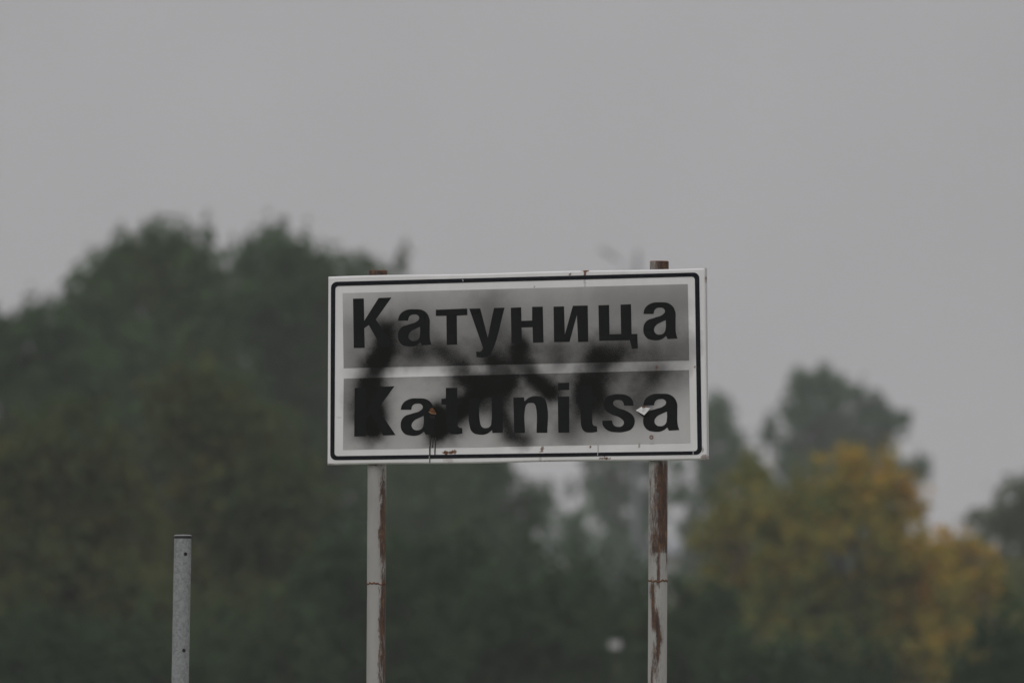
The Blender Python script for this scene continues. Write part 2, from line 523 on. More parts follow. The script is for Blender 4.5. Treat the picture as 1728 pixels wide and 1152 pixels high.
sheet('upper_panel', ((578.2, 494.6), (1160.7, 479.2), (1163.2, 608.0), (580.0, 621.0)), 440, 100, 0.0006, M_FILM, plate)
sheet('lower_panel', ((580.2, 638.6), (1163.0, 624.0), (1165.2, 747.0), (578.8, 758.8)), 440, 95, 0.0006, M_FILM, plate)

def round_rect(c, r, n=8):
    """Rounded quadrilateral in photo px, corners TL, TR, BR, BL."""
    pts = []
    P = [np.array(p, float) for p in c]
    for k in range(4):
        p, a, bq = P[k], P[k - 1], P[(k + 1) % 4]
        da = (a - p) / np.linalg.norm(a - p); db = (bq - p) / np.linalg.norm(bq - p)
        p0, p1 = p + da * r, p + db * r
        for t in np.linspace(0, 1, n):
            ang = t * math.pi / 2
            pts.append(p + (da * r) * (1 - math.sin(ang)) + (db * r) * (1 - math.cos(ang)))
    return pts
ro = round_rect(((558.8, 475.6), (1180.2, 459.6), (1184.9, 766.8), (557.5, 776.2)), 10)
ri = round_rect(((566.2, 482.8), (1172.6, 466.6), (1177.2, 760.8), (564.6, 769.2)), 5.5)
n = len(ro)
vv = [(*plane_uv(*p), 0.0008) for p in ro + ri]
mesh_obj('border_line', vv, [(k, n + k, n + (k + 1) % n, (k + 1) % n) for k in range(n)], M_LINE, plate)

# letters: outlines traced as bezier curves (c = corner, s = smooth), filled to thin film
def outline(s):
    """'x,y c; x,y s; ...' -> [(x, y, corner?)]"""
    out_ = []
    for tok in s.split(';'):
        xy, k = tok.strip().rsplit(' ', 1)
        x, y = xy.split(',')
        out_.append((float(x), float(y), k == 'c'))
    return out_

def poly(s):
    return [(float(a.split(',')[0]), float(a.split(',')[1]), True) for a in s.split()]

A_OUT = outline('825,380 c;848,295 s;930,218 s;1095,191 s;1265,225 s;1340,335 s;1347,480 s;1353,690 s;1378,778 c;1218,787 c;1193,738 c;1120,790 s;980,803 s;868,755 s;824,625 s;868,505 s;1010,440 s;1125,398 s;1174,340 s;1158,298 s;1090,278 s;1015,308 s;990,380 c')
A_IN = outline('1188,480 c;1187,600 s;1162,682 s;1090,715 s;1022,692 s;998,630 s;1036,560 s;1112,515 s')

def fit_a(x0, x1, y0, y1):
    f = lambda L: [((x - 825) / 553 * (x1 - x0) + x0, (y - 190) / 613 * (y1 - y0) + y0, c) for x, y, c in L]
    return [f(A_OUT), f(A_IN)]

T_ = outline('265,232 c;452,230 c;452,400 c;535,398 c;535,498 c;455,500 c;455,790 s;468,860 s;530,884 c;535,970 c;425,984 s;325,962 s;278,885 s;270,780 s;268,505 c;193,505 c;193,408 c;265,404 c')
S_ = outline('668,520 c;515,520 c;490,452 s;420,428 s;350,446 s;336,490 s;385,540 s;560,610 s;662,690 s;686,785 s;640,890 s;530,940 s;400,950 s;245,918 s;168,835 s;160,765 c;318,758 c;342,830 s;415,862 s;490,840 s;508,785 s;460,725 s;300,655 s;205,582 s;182,490 s;220,392 s;310,346 s;430,333 s;560,355 s;645,422 s')
GLYPHS = [  # (offset x, offset y, contours in 9.6x zoom units)
    (585, 490, [poly('105,133 280,130 288,490 520,122 730,113 475,470 775,905 565,915 362,560 288,612 296,928 118,932')]),
    (585, 490, fit_a(834, 1378, 303, 905)),
    (725, 490, [poly('103,312 613,292 615,398 443,408 448,876 280,882 275,410 103,412')]),
    (725, 490, [outline('645,295 c;822,290 c;945,760 c;1045,283 c;1217,278 c;1025,960 s;965,1055 s;870,1084 s;762,1078 c;757,987 c;835,984 s;868,930 c')]),
    (855, 490, [poly('70,280 238,272 242,492 415,487 415,265 587,262 600,840 430,848 422,595 245,600 248,850 80,858')]),
    (855, 490, [poly('762,262 932,257 945,715 1075,247 1315,243 1325,828 1160,835 1140,400 1020,832 770,835')]),
    (1000, 490, [poly('97,240 270,235 277,710 465,705 455,230 625,222 635,705 727,703 735,940 640,945 605,805 110,815')]),
    (1000, 490, fit_a(825, 1378, 190, 803)),
    (585, 630, [poly('133,235 312,228 318,590 545,215 778,205 510,572 795,995 592,1003 395,660 318,715 315,1015 125,1020')]),
    (585, 630, fit_a(878, 1445, 400, 1004)),
    (725, 630, [T_]),
    (725, 630, [outline('645,395 c;812,392 c;818,780 s;850,862 s;920,882 s;985,850 s;1004,770 s;1005,385 c;1183,380 c;1190,955 c;1020,962 c;1014,915 c;930,975 s;810,988 s;692,945 s;648,835 s')]),
    (855, 630, [outline('110,390 c;283,383 c;290,450 c;370,387 s;490,366 s;608,402 s;655,510 s;662,960 c;487,960 c;478,550 s;450,488 s;395,474 s;330,495 s;300,575 s;300,960 c;125,963 c')]),
    (855, 630, [poly('830,375 1015,370 1018,955 840,958'), poly('835,153 1015,148 1017,265 835,270')]),
    (952.4, 627, [T_]),
    (1000, 630, [S_]),
    (1000, 630, fit_a(822, 1408, 325, 940)),
]

def glyph(ox, oy, contours, parent):
    cd = bpy.data.curves.new('letter_outline', 'CURVE')
    cd.dimensions = '2D'; cd.fill_mode = 'BOTH'; cd.resolution_u = 8
    for cont in contours:
        sp = cd.splines.new('BEZIER')
        sp.bezier_points.add(len(cont) - 1)
        sp.use_cyclic_u = True
        for bpnt, (x, y, corner) in zip(sp.bezier_points, cont):
            u, v = plane_uv(ox + x / 9.6, oy + y / 9.6)
            bpnt.co = (u, v, 0)
            h = 'VECTOR' if corner else 'AUTO'
            bpnt.handle_left_type = h; bpnt.handle_right_type = h
    tmp = bpy.data.objects.new('letter_outline', cd)
    COL.objects.link(tmp)
    dg = bpy.context.evaluated_depsgraph_get(); dg.update()
    me = bpy.data.meshes.new_from_object(tmp.evaluated_get(dg))
    bpy.data.objects.remove(tmp); bpy.data.curves.remove(cd)
    for v in me.vertices: v.co.z = 0.0011
    me.name = 'letter'
    me.materials.clear(); me.materials.append(M_LETTER)
    o = bpy.data.objects.new('letter', me)
    COL.objects.link(o); o.parent = parent
    return o
for ox, oy, cont in GLYPHS:
    glyph(ox, oy, cont, plate)

# runs of wet paint below the torn hole
def strip(name, pts, w, off, mat, parent):
    v = []
    for k, (x, y) in enumerate(pts):
        ww = w[k]
        for s in (-1, 1):
            u, vv_ = plane_uv(x + s * ww / 2, y); v.append((u, vv_, off))
        u, vv_ = plane_uv(x, y); v.append((u, vv_, off + 0.0012))
    f = []
    for k in range(len(pts) - 1):
        a, bq = 3 * k, 3 * k + 3
        f += [(a, bq, bq + 2, a + 2), (a + 2, bq + 2, bq + 1, a + 1)]
    return mesh_obj(name, v, f, mat, parent, smooth=True)
strip('paint_drip', [(726.6, 738), (726.4, 752), (725.6, 754), (725.7, 770), (725.6, 781)], (2.6, 1.9, 2.6, 1.9, 1.5), 0.0014, M_SPRAYWET, plate)
strip('paint_drip', [(731.2, 738), (730.6, 750), (730.2, 755)], (2.4, 1.5, 2.6), 0.0014, M_SPRAYWET, plate)
strip('paint_drip', [(735.6, 738), (735.0, 752), (734.2, 760), (734.2, 767)], (2.6, 1.7, 2.2, 1.7), 0.0014, M_SPRAYWET, plate)

# torn hole in the first Latin letter a: rust coloured hole with a bent lip
def pp(x, y, off): return (*plane_uv(x, y), off)
mesh_obj('torn_hole', [pp(726, 690, .0022), (pp(730, 687.5, .0022)), pp(734, 692, .0022), pp(736.5, 697.5, .0022), pp(731, 697.5, .0022), pp(725, 694.5, .0022)], [(0, 1, 2, 3, 4, 5)][::-1], M_RUST, plate)
lip = [pp(724.2, 693.6, .002), pp(729, 696.6, .002), pp(736.8, 697.4, .002), pp(725.0, 695.2, .006), pp(729.8, 698.2, .008), pp(737.4, 698.8, .006)]
mesh_obj('torn_lip', lip, [(0, 3, 4, 1), (1, 4, 5, 2)], M_LIP, plate)
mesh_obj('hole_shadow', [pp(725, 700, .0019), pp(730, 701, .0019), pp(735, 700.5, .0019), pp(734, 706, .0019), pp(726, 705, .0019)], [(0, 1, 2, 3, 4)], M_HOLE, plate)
# torn flap beside the last Latin letter a, bent outwards and up
fl_ = [pp(1077.0, 692.5, .016), pp(1084.0, 686.2, .006), pp(1098.5, 688.6, .002), pp(1090.2, 700.4, .012)]
fb_ = [pp(1077.5, 696.5, .002), pp(1086.5, 704.0, .002), pp(1097.0, 691.5, .002)]
mesh_obj('torn_flap', fl_, [(0, 3, 2, 1)], M_TORN, plate)
mesh_obj('flap_underside', [fl_[0], fl_[3], fl_[2], *fb_], [(0, 3, 4, 1), (1, 4, 5, 2)], M_HOLE, plate)  # underside coloured dark to stand for its shade
mesh_obj('flap_rust', [pp(1086, 685.6, .012), pp(1091, 684.6, .012), pp(1092, 687.6, .012), pp(1088, 688.8, .014)], [(0, 1, 2, 3)], M_RUST, plate)
# little round hole with a chipped spot under it, scratches through to the primer, and a drip highlight painted as a pale strip
def ring_mesh(cx, cy, r0, r1, off, mat, name):
    k = 16; v = []
    for r in (r0, r1):
        for a in range(k):
            v.append(pp(cx + r * math.cos(a * 2 * math.pi / k), cy + r * math.sin(a * 2 * math.pi / k), off))
    mesh_obj(name, v, [(a, k + a, k + (a + 1) % k, (a + 1) % k) for a in range(k)], mat, plate)
ring_mesh(1099.6, 737.5, 2.1, 3.4, .0016, M_RUST, 'rusty_ring')
mesh_obj('bare_chip', [pp(1096.2, 748.5, .0013), pp(1096.8, 744.5, .0013), pp(1099.6, 741.6, .0013), pp(1102.8, 744.2, .0013), pp(1104, 748.5, .0013)], [(0, 1, 2, 3, 4)], M_BOARD, plate)
for pts in ([(1009.0, 745.5), (1009.6, 757), (1008.8, 768)], [(1170.2, 759.5), (1170, 767)], [(725.0, 769), (724.6, 774)], [(781, 471), (782, 475)]):
    strip('scratch_and_glint', pts, [1.3] * len(pts), 0.0015, M_BOARD, plate)

# --- pipe posts of the sign
def pipe_verts(radius, z0, z1, nz, nr, x_lean=0.0):
    z = np.linspace(z0, z1, nz); a = np.linspace(0, 2 * np.pi, nr, endpoint=False)
    Zg, Ag = np.meshgrid(z, a, indexing='ij')
    v = np.stack([radius * np.cos(Ag) + (Zg - z0) * x_lean, radius * np.sin(Ag), Zg], -1)
    i, j = np.meshgrid(np.arange(nz - 1), np.arange(nr), indexing='ij')
    i, j = i.ravel(), j.ravel(); j1 = (j + 1) % nr
    return v, np.stack([i * nr + j, i * nr + j1, (i + 1) * nr + j1, (i + 1) * nr + j], -1), Zg, Ag

def post(x_top, y_top, x_bot, seed, weld_y, rust_fn, name='post', radius=0.030):
    top = on_plate(x_top, y_top, -0.047)
    P = SO + SU * top[0] + SN * top[2]
    P.z = SO.z + top[1]
    pb = on_plate(x_bot, 1152, -0.047)
    Pb = SO + SU * pb[0] + SN * pb[2]
    zb = SO.z + pb[1]
    lean = (P - Pb).dot(Vector((1, 0, 0))) / (P.z - zb)
    o_x = P.x - lean * (P.z - 0.0)
    nz, nr = 900, 72
    v, f, Zg, Ag = pipe_verts(radius, -0.35, P.z, nz, nr)
    v[..., 0] += o_x + Zg * lean - SO.x
    v[..., 1] += P.y - SO.y
    # photo row of every ring and the signed position across the pipe as seen by the camera (-1 left, 1 right)
    mpp = D_SIGN / F_PX
    row = y_top + (P.z - Zg) / mpp
    side = np.cos(Ag)
    front = np.sin(Ag) < 0.35
    r_ = rust_fn(side, row, seed) * front + (1 - front) * (0.35 + 0.3 * value_noise(Ag * 3, Zg * 8, seed + 1))
    pipe = mesh_obj(name, v.reshape(-1, 3), f, M_PIPE, sign, smooth=True, attrs={'rust': r_})
    # rolled rim and wall thickness at the open top
    a = np.linspace(0, 2 * np.pi, nr, endpoint=False)
    rings = []
    for rr, dz in ((radius, 0.0), (radius - 0.0015, 0.0022), (radius - 0.004, 0.0022), (radius - 0.0055, 0.0), (radius - 0.0055, -0.12)):
        rings.append(np.stack([P.x - SO.x + rr * np.cos(a), P.y - SO.y + rr * np.sin(a), np.full(nr, P.z + dz)], -1))
    rv = np.concatenate(rings)
    i, j = np.meshgrid(np.arange(4), np.arange(nr), indexing='ij'); i, j = i.ravel(), j.ravel(); j1 = (j + 1) % nr
    mesh_obj('pipe_rim', rv, np.stack([i * nr + j, i * nr + j1, (i + 1) * nr + j1, (i + 1) * nr + j], -1), M_RUST, pipe, smooth=True)
    # weld bead where two lengths of pipe were joined
    zw = P.z - (weld_y - y_top) * mpp
    bv = []; kk = 8
    r = np.random.default_rng(seed)
    jit = value_noise(np.arange(nr) / 3.0, np.zeros(nr), seed, 3)
    for k in range(kk):
        ang = 2 * math.pi * k / kk
        br = 0.0012 + 0.0022 * jit
        rr = radius + br * math.cos(ang)
        zz = zw + (jit - 0.5) * 0.014 + br * 1.1 * math.sin(ang)
        bv.append(np.stack([o_x + zw * lean - SO.x + rr * np.cos(a), P.y - SO.y + rr * np.sin(a), zz], -1))
    bv = np.concatenate(bv)
    i, j = np.meshgrid(np.arange(kk), np.arange(nr), indexing='ij'); i, j = i.ravel(), j.ravel(); j1 = (j + 1) % nr; i1 = (i + 1) % kk
    mesh_obj('weld_bead', bv, np.stack([i * nr + j, i * nr + j1, i1 * nr + j1, i1 * nr + j], -1), M_RUST, pipe, smooth=True)
    # two straps that hold the plate to the pipe
    for yy in (520, 720):
        q = on_plate(x_top, yy, -0.047); zc = SO.z + q[1]
        cx = o_x + zc * lean - SO.x; cy = P.y - SO.y
        ang = np.linspace(math.radians(-200), math.radians(20), 18) + PSI * 0
        sv = []
        for s_ in (-0.02, 0.02):
            for rr in (radius + 0.001, radius + 0.004):
                sv.append(np.stack([cx + rr * np.cos(-ang), cy + rr * np.sin(-ang), np.full(18, zc + s_)], -1))
        sv = np.concatenate(sv)
        fs = []
        for k in range(17):
            for (p0, p1) in ((0, 1), (1, 3), (3, 2), (2, 0)):
                fs.append((p0 * 18 + k, p1 * 18 + k, p1 * 18 + k + 1, p0 * 18 + k + 1))
        mesh_obj('clamp_strap', sv, fs, M_GALV, pipe)
    return pipe

def band(v, c, w):
    return np.exp(-((v - c) / w) ** 2)

def rust_left(s, row, seed):
    k = value_noise(s * 7, row / 42, seed, 4)
    right = sstep(0.08, 0.62, s + (value_noise(s * 0 + 3, row / 26, seed + 4, 3) - 0.5) * 0.55)
    prof = np.interp(row, [785, 800, 830, 860, 935, 960, 985, 992, 1060, 1085, 1115, 1152, 1250], [0.0, .35, .75, 1.0, .95, .45, .75, 1.0, 1.05, .75, .85, .75, .8])
    wide = np.interp(row, [985, 995, 1060, 1152], [0, .35, .35, .18])
    right2 = sstep(0.10, 0.50, s + (k - .5) * .3) * wide * 1.6
    specks = (value_noise(s * 11, row / 13, seed + 8, 3) > 0.66) * sstep(-0.1, 0.3, s) * 0.35
    left_edge = sstep(0.93, 1.0, -s) * value_noise(s * 0 + 1, row / 30, seed + 12, 2) * 0.9
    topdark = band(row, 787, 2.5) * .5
    return np.clip(np.maximum(right, right2) * prof * (0.55 + 0.85 * k) + specks + left_edge + topdark + (row < 475) * 1.0, 0, 1.3)

def rust_right(s, row, seed):
    k = value_noise(s * 6, row / 46, seed, 4)
    u = (s + 1) / 2
    out_ = np.zeros_like(s)
    for (x0, y0, x1, y1, w, st) in ((.62, 785, .70, 915, .22, .90), (.80, 820, .90, 915, .17, 1.15), (.32, 790, .30, 930, .24, .62), (.12, 790, .12, 930, .12, .5), (.9, 785, .9, 850, .12, .7), (.50, 905, .52, 975, .10, .85), (.93, 900, .97, 950, .05, .7),
                                    (.14, 850, .10, 940, .06, .6), (.20, 985, .27, 1050, .14, 1.0), (.42, 1035, .60, 1075, .15, 1.0), (.58, 1070, .50, 1105, .13, .95), (.36, 1090, .36, 1130, .2, .66), (.22, 1110, .2, 1152, .08, .75)):
        t = np.clip((row - y0) / (y1 - y0), 0, 1)
        xx = x0 + (x1 - x0) * t
        rowin = sstep(y0 - 22, y0 + 8, row) * (1 - sstep(y1 - 6, y1 + 26, row))
        out_ = np.maximum(out_, st * np.exp(-((u - xx + (k - .5) * .14) / w) ** 2) * rowin)
    below = (row > 1160) * 0.5 * sstep(.4, .7, k)
    base_ = 0.22 * (row < 930) * sstep(.2, .5, u) + 0.16 * sstep(.05, .35, u) * (1 - sstep(.75, .95, u)) * (row > 900)
    return np.clip(out_ * (0.55 + 0.9 * k) + below + base_ + (row < 462) * (0.55 + 0.5 * sstep(.3, .6, u)), 0, 1.3)

post(637.8, 457.4, 634.2, 11, 988.5, rust_left)
post(1112.6, 441.6, 1109.2, 23, 978.0, rust_right)

# ------------------------------------------------------------------ bare galvanised post
p_top = at(308.6, 904, 43.6); p_bot = at(304.0, 1152, 43.6)
g_root_x = p_top.x - (p_top.x - p_bot.x) / (p_top.z - p_bot.z) * p_top.z
g_post = empty('pipe_post', (g_root_x, 43.6, 0), 'short bare galvanised steel post with black cap left of the sign', 'post')
lean = (p_top.x - g_root_x) / p_top.z
RG = 0.0272
v, f, Zg, Ag = pipe_verts(RG, -0.35, p_top.z, 60, 48)
v[..., 0] += Zg * lean
gp = mesh_obj('pipe', v.reshape(-1, 3), f, M_GALV, g_post, smooth=True)
def lathe(name, prof, mat, parent, loc=(0, 0, 0), nr=40, smooth=True):
    a = np.linspace(0, 2 * np.pi, nr, endpoint=False)
    rv = np.concatenate([np.stack([loc[0] + r * np.cos(a), loc[1] + r * np.sin(a), np.full(nr, loc[2] + z)], -1) for r, z in prof])
    k = len(prof)
    i, j = np.meshgrid(np.arange(k - 1), np.arange(nr), indexing='ij'); i, j = i.ravel(), j.ravel(); j1 = (j + 1) % nr
    return mesh_obj(name, rv, np.stack([i * nr + j, i * nr + j1, (i + 1) * nr + j1, (i + 1) * nr + j], -1), mat, parent, smooth)
px_m = 43.6 / F_PX
cap = lathe('cap', [(RG + .0004, -.0075), (RG + .0014, -.0065), (RG + .0016, -.001), (RG + .0006, .0008), (RG - .002, .0012)], M_PLASTIC, g_post, (p_top.x - g_root_x, 0, p_top.z))
lathe('cap_top', [(RG + .0008, .0010), (RG - .001, .0030), (RG - .006, .0042), (0.0005, .0048)], M_GASKET, cap, (p_top.x - g_root_x, 0, p_top.z))
for (hx, hy, chip) in ((313.4, 934.6, False), (310.6, 1097.0, True)):
    zc = p_top.z - (hy - 904) * px_m
    xc = at(hx, hy, 43.6).x - g_root_x
    cxl = zc * lean
    r_h = 0.0043
    vv = []; k = 14
    for rr, dd in ((r_h + .0012, .0002), (r_h + .0004, .0009), (r_h, .0003)):
        for a in range(k):
            xx = xc + rr * math.cos(2 * math.pi * a / k); zz = zc + rr * 1.1 * math.sin(2 * math.pi * a / k)
            dx = xx - cxl
            vv.append((xx, -math.sqrt(max(RG * RG - dx * dx, 1e-6)) - dd, zz))
    ff = [(b_ * k + a, b_ * k + (a + 1) % k, (b_ + 1) * k + (a + 1) % k, (b_ + 1) * k + a) for b_ in range(2) for a in range(k)]
    ff.append(tuple(2 * k + a for a in range(k)))
    mesh_obj('bolt_hole', vv, ff, M_HOLE, gp)

# ------------------------------------------------------------------ trees
def tube(pts, radii, nr=7):
    """Tapered tube along pts -> verts, faces."""
    V_, F_ = [], []
    P = [Vector(p) for p in pts]
    for k, p in enumerate(P):
        d = (P[min(k + 1, len(P) - 1)] - P[max(k - 1, 0)]).normalized()
        a = d.orthogonal().normalized(); b_ = d.cross(a)
        for j in range(nr):
            t = 2 * math.pi * j / nr
            V_.append(p + (a * math.cos(t) + b_ * math.sin(t)) * radii[k])
    for k in range(len(P) - 1):
        for j in range(nr):
            F_.append((k * nr + j, k * nr + (j + 1) % nr, (k + 1) * nr + (j + 1) % nr, (k + 1) * nr + j))
    return V_, F_

def bend(p0, p1, rng, amp, n=6):
    out_ = []
    for k in range(n):
        t = k / (n - 1)
        w = math.sin(t * math.pi) * amp
        out_.append(p0.lerp(p1, t) + Vector((rng.normal() * w, rng.normal() * w, rng.normal() * w * .5 + math.sin(t * math.pi) * amp * .4)))
    return out_

def make_tree(name, label, cat, D, base_x, lobes, leaf_m, bark_m, seed, leaf=0.13, dens=1.0, tint_mid=0.4, tint_var=0.2, sprig=0.5, fork=0.35, trunk_r=0.16, group=None, gap=0.0):
    """lobes: (photo x, photo y, half width px, half height px[, density]) at distance D, spread in depth."""
    rng = np.random.default_rng(seed)
    s = px(D)
    base = at(base_x, 1450, D); base.z = 0
    root = empty(name, base, label, cat, group)
    TV, TF = [], []
    def add(pts, rad):
        v_, f_ = tube(pts, rad)
        o_ = len(TV)
        TV.extend(v_); TF.extend([tuple(i + o_ for i in q) for q in f_])
    tops = [at(l[0], l[1] - l[3], D) for l in lobes]
    zmax = max(t.z for t in tops)
    cxm = sum(at(l[0], l[1], D).x * l[2] for l in lobes) / sum(l[2] for l in lobes) - base.x
    lead = Vector((cxm * .7, 0, zmax * 0.86))
    tp = bend(Vector((0, 0, -0.3)), lead, rng, 0.18, 9)
    add(tp, [trunk_r * (1.25 - 1.12 * (k / 8) ** .8) for k in range(9)])
    LP, LN, LT, LS = [], [], [], []
    for li, l in enumerate(lobes):
        lx, ly, rx, rz = l[:4]
        ld = l[4] if len(l) > 4 else 1.0
        lt = l[5] if len(l) > 5 else 0.0
        dy = rng.normal() * 0.5 * rx * s
        c = at(lx, ly, D) - base + Vector((0, dy, 0))
        R3 = np.array([rx * s, max(rx, rz) * s * 0.85, rz * s])
        t = np.clip(c.z / max(lead.z, .1) * 0.72, fork * .6, 0.85)
        kk = int(t * 8)
        limb = bend(tp[kk], c, rng, 0.15 + 0.05 * (c - tp[kk]).length, 6)
        add(limb, [max(.02, trunk_r * .55 * (1 - .8 * k / 5)) for k in range(6)])
        area = 4 * math.pi * ((R3[0] * R3[2]) + (R3[0] * R3[1]) + (R3[1] * R3[2])) / 3
        ncl = max(10, int(area * 7.5 * ld * dens))
        for ci in range(int(ncl * 1.7)):
            spray = ci >= ncl
            d = rng.normal(size=3); d /= np.linalg.norm(d)
            if d[1] > 0.3: d[1] *= -0.6          # fewer clumps on the far side
            fr = rng.uniform(0.74, 1.03) if rng.random() < 0.68 else rng.uniform(0.15, 0.8)
            q = np.array(c) + d * R3 * fr
            if spray:
                if rng.random() > ld + .2: continue
                q = np.array(c) + d * R3 * rng.uniform(1.0, 1.0 + 22.0 / (22 + min(l[2], l[3])))
            if q[2] < 0.25: continue
            if gap and value_noise(np.array([q[0] * .9 + 40]), np.array([q[2] * .9 + 40]), seed + 5, 2)[0] < gap: continue
            cr = rng.uniform(0.12, 0.33) * (0.7 + 0.3 * min(1.5, R3[0]))
            stretch = 1.0
            if d[2] > 0.35 and rng.random() < sprig: stretch = rng.uniform(1.25, 1.9)
            nl = int(rng.uniform(26, 50)) if not spray else int(rng.uniform(7, 16))
            if spray: cr *= .8
            g_ = np.clip(rng.normal(size=(nl, 3)), -1.9, 1.9) * 0.55
            g_[:, 2] *= stretch
            if stretch > 1: g_[:, :2] *= 0.62 * np.clip(1.25 - (g_[:, 2:3] / stretch + 1) * .45, .25, 1.2)
            pos = q + g_ * cr
            LP.append(pos)
            nn = rng.normal(size=(nl, 3)) * 0.75 + d * 0.5 + np.array([0, -.1, .55])
            LN.append(nn / np.linalg.norm(nn, axis=1, keepdims=True))
            big = value_noise(np.array([q[0] * .55 + 30]), np.array([q[2] * .55 + 30]), seed + 9, 3)[0]
            ct = tint_mid + lt + (big - .5) * 3.0 * tint_var + rng.normal() * tint_var * .5
            LT.append(np.clip(ct + rng.normal(size=nl) * 0.12, 0, 1))
            LS.append(leaf * rng.uniform(.75, 1.3, size=nl))
            if ci % 9 == 0:
                k0 = limb[int(rng.integers(2, 6))]
                add([k0, k0.lerp(Vector(q), .55) + Vector((0, 0, .05)), Vector(q)], [.022, .014, .006])
    mesh_obj('trunk', [tuple(v_) for v_ in TV], TF, bark_m, root, smooth=True)
    P = np.concatenate(LP); Nn = np.concatenate(LN); T = np.concatenate(LT); S = np.concatenate(LS)
    n_ = len(P)
    a = np.cross(Nn, rng.normal(size=(n_, 3))); a /= np.linalg.norm(a, axis=1, keepdims=True) + 1e-9
    b_ = np.cross(Nn, a)
    S = S[:, None]
    fold = Nn * S * 0.08
    v_ = np.stack([P - a * S * .6, P - b_ * S * .30 + fold, P + a * S * .6, P + b_ * S * .30 + fold], 1).reshape(-1, 3)
    f_ = np.arange(n_ * 4).reshape(-1, 4)
    mesh_obj('crown', v_, f_, leaf_m, root, face_attrs={'tint': T})
    return n_

TOTAL = 0
G_L = 'dark green trees left of and behind the sign'
def T(*a, **k):
    global TOTAL
    TOTAL += make_tree(*a, **k)

# left mass, back row
T('broadleaf_tree', 'dark green dome shaped tree with a tufted top, tallest at the left', 'tree', 232, 270,
  [(255, 510, 130, 100), (290, 436, 70, 54), (225, 450, 50, 40), (165, 528, 62, 60), (338, 505, 66, 58), (240, 660, 150, 120), (330, 700, 120, 150), (180, 760, 150, 160), (270, 960, 190, 190)],
  L_DARK, M_BARK, 101, dens=1.0, tint_mid=.38, trunk_r=.24, group=None)
T('broadleaf_tree', 'dark green tree with twin tufts rising next to the upper left sign corner', 'tree', 240, 455,
  [(455, 510, 98, 92), (468, 435, 56, 46), (430, 455, 38, 40), (515, 480, 54, 60), (450, 640, 110, 110), (520, 620, 80, 120), (430, 800, 120, 140), (520, 840, 110, 160), (470, 1010, 150, 150)],
  L_DARK, M_BARK, 102, dens=1.0, tint_mid=.34, trunk_r=.22)
T('broadleaf_tree', 'low dark green tree at the left picture edge, sloping down from the dome', 'tree', 215, 30,
  [(15, 598, 66, 66), (84, 572, 62, 58), (-40, 610, 70, 80), (60, 720, 110, 120), (130, 690, 80, 110), (20, 860, 130, 160), (40, 1040, 140, 150)],
  L_DARK, M_BARK, 103, dens=.95, tint_mid=.36, trunk_r=.18)
T('thin_topped_tree', 'tree with a sparse hazy top just over the left post of the sign', 'tree', 262, 690,
  [(600, 460, 60, 36, .15), (560, 500, 50, 55, .6), (648, 466, 46, 40, .07), (640, 560, 90, 80), (700, 640, 110, 110), (690, 780, 130, 110), (765, 800, 88, 88), (850, 800, 32, 24, .3), (800, 900, 100, 80), (870, 890, 52, 50, .8), (700, 930, 140, 140), (830, 1000, 110, 110), (745, 875, 80, 62, 1.1), (905, 850, 30, 50, .06)],
  L_DARK, M_BARKG, 104, dens=.95, tint_mid=.40, trunk_r=.22, gap=.05)
# left mass, front row: turning brown
T('autumn_tree', 'brownish green tree turning colour, in front of the dome shaped tree behind the short post', 'tree', 172, 420,
  [(400, 790, 118, 100), (330, 700, 90, 82), (450, 880, 100, 110), (360, 930, 130, 120), (480, 1010, 70, 110), (330, 1080, 150, 110)],
  L_BROWN, M_BARK, 105, leaf=.11, dens=1.15, tint_mid=.46, tint_var=.24, sprig=.15, trunk_r=.15)
T('autumn_tree', 'brownish green rounded tree filling the lower left picture corner', 'tree', 165, 95,
  [(110, 800, 110, 110), (30, 850, 100, 120), (180, 900, 90, 110), (90, 1000, 140, 130), (60, 1100, 150, 110), (200, 1060, 90, 110)],
  L_BROWN, M_BARK, 106, leaf=.11, dens=1.1, tint_mid=.36, tint_var=.22, sprig=.15, trunk_r=.15)
# hedge below the sign
for k, (x, y, rx, rz, D, lab) in enumerate((
        (40, 1120, 130, 110, 150, 'dark bush at the lower left picture corner'),
        (245, 1140, 110, 80, 153, 'low dark bush behind the foot of the short grey post'),
        (430, 1120, 110, 100, 155, 'low brownish green bush between the short grey post and the sign'),
        (600, 1010, 95, 120, 158, 'dark bush behind the foot of the left sign post'),
        (745, 1010, 110, 110, 162, 'dark olive bush below the left half of the sign'),
        (890, 1040, 100, 110, 160, 'dark green bush below the middle of the sign'),
        (1020, 1040, 85, 90, 168, 'dark green bush behind the small white board'),
        (1150, 1060, 90, 95, 164, 'dark green bush behind the foot of the right sign post'),
        (1265, 1165, 90, 90, 150, 'blue green bush below the yellow tree'),
        (1400, 1160, 110, 80, 156, 'low olive bush under the large yellow tree'),
        (1705, 1125, 100, 100, 148, 'dark bush in the lower right picture corner'))):
    T('bush', lab, 'bush', D, x, [(x, y, rx, rz), (x - rx * .5, y + 40, rx * .6, rz * .8), (x + rx * .5, y + 30, rx * .6, rz * .85), (x, y + 170, rx * 1.25, 150), (x - rx * .7, y + 150, rx, 110), (x + rx * .7, y + 150, rx, 110)],
      L_BUSH, M_BARK, 140 + k, leaf=.10, dens=1.1, tint_mid=.3 + .08 * (k % 3), sprig=.4, trunk_r=.08, group='bushes along the foot of the trees')
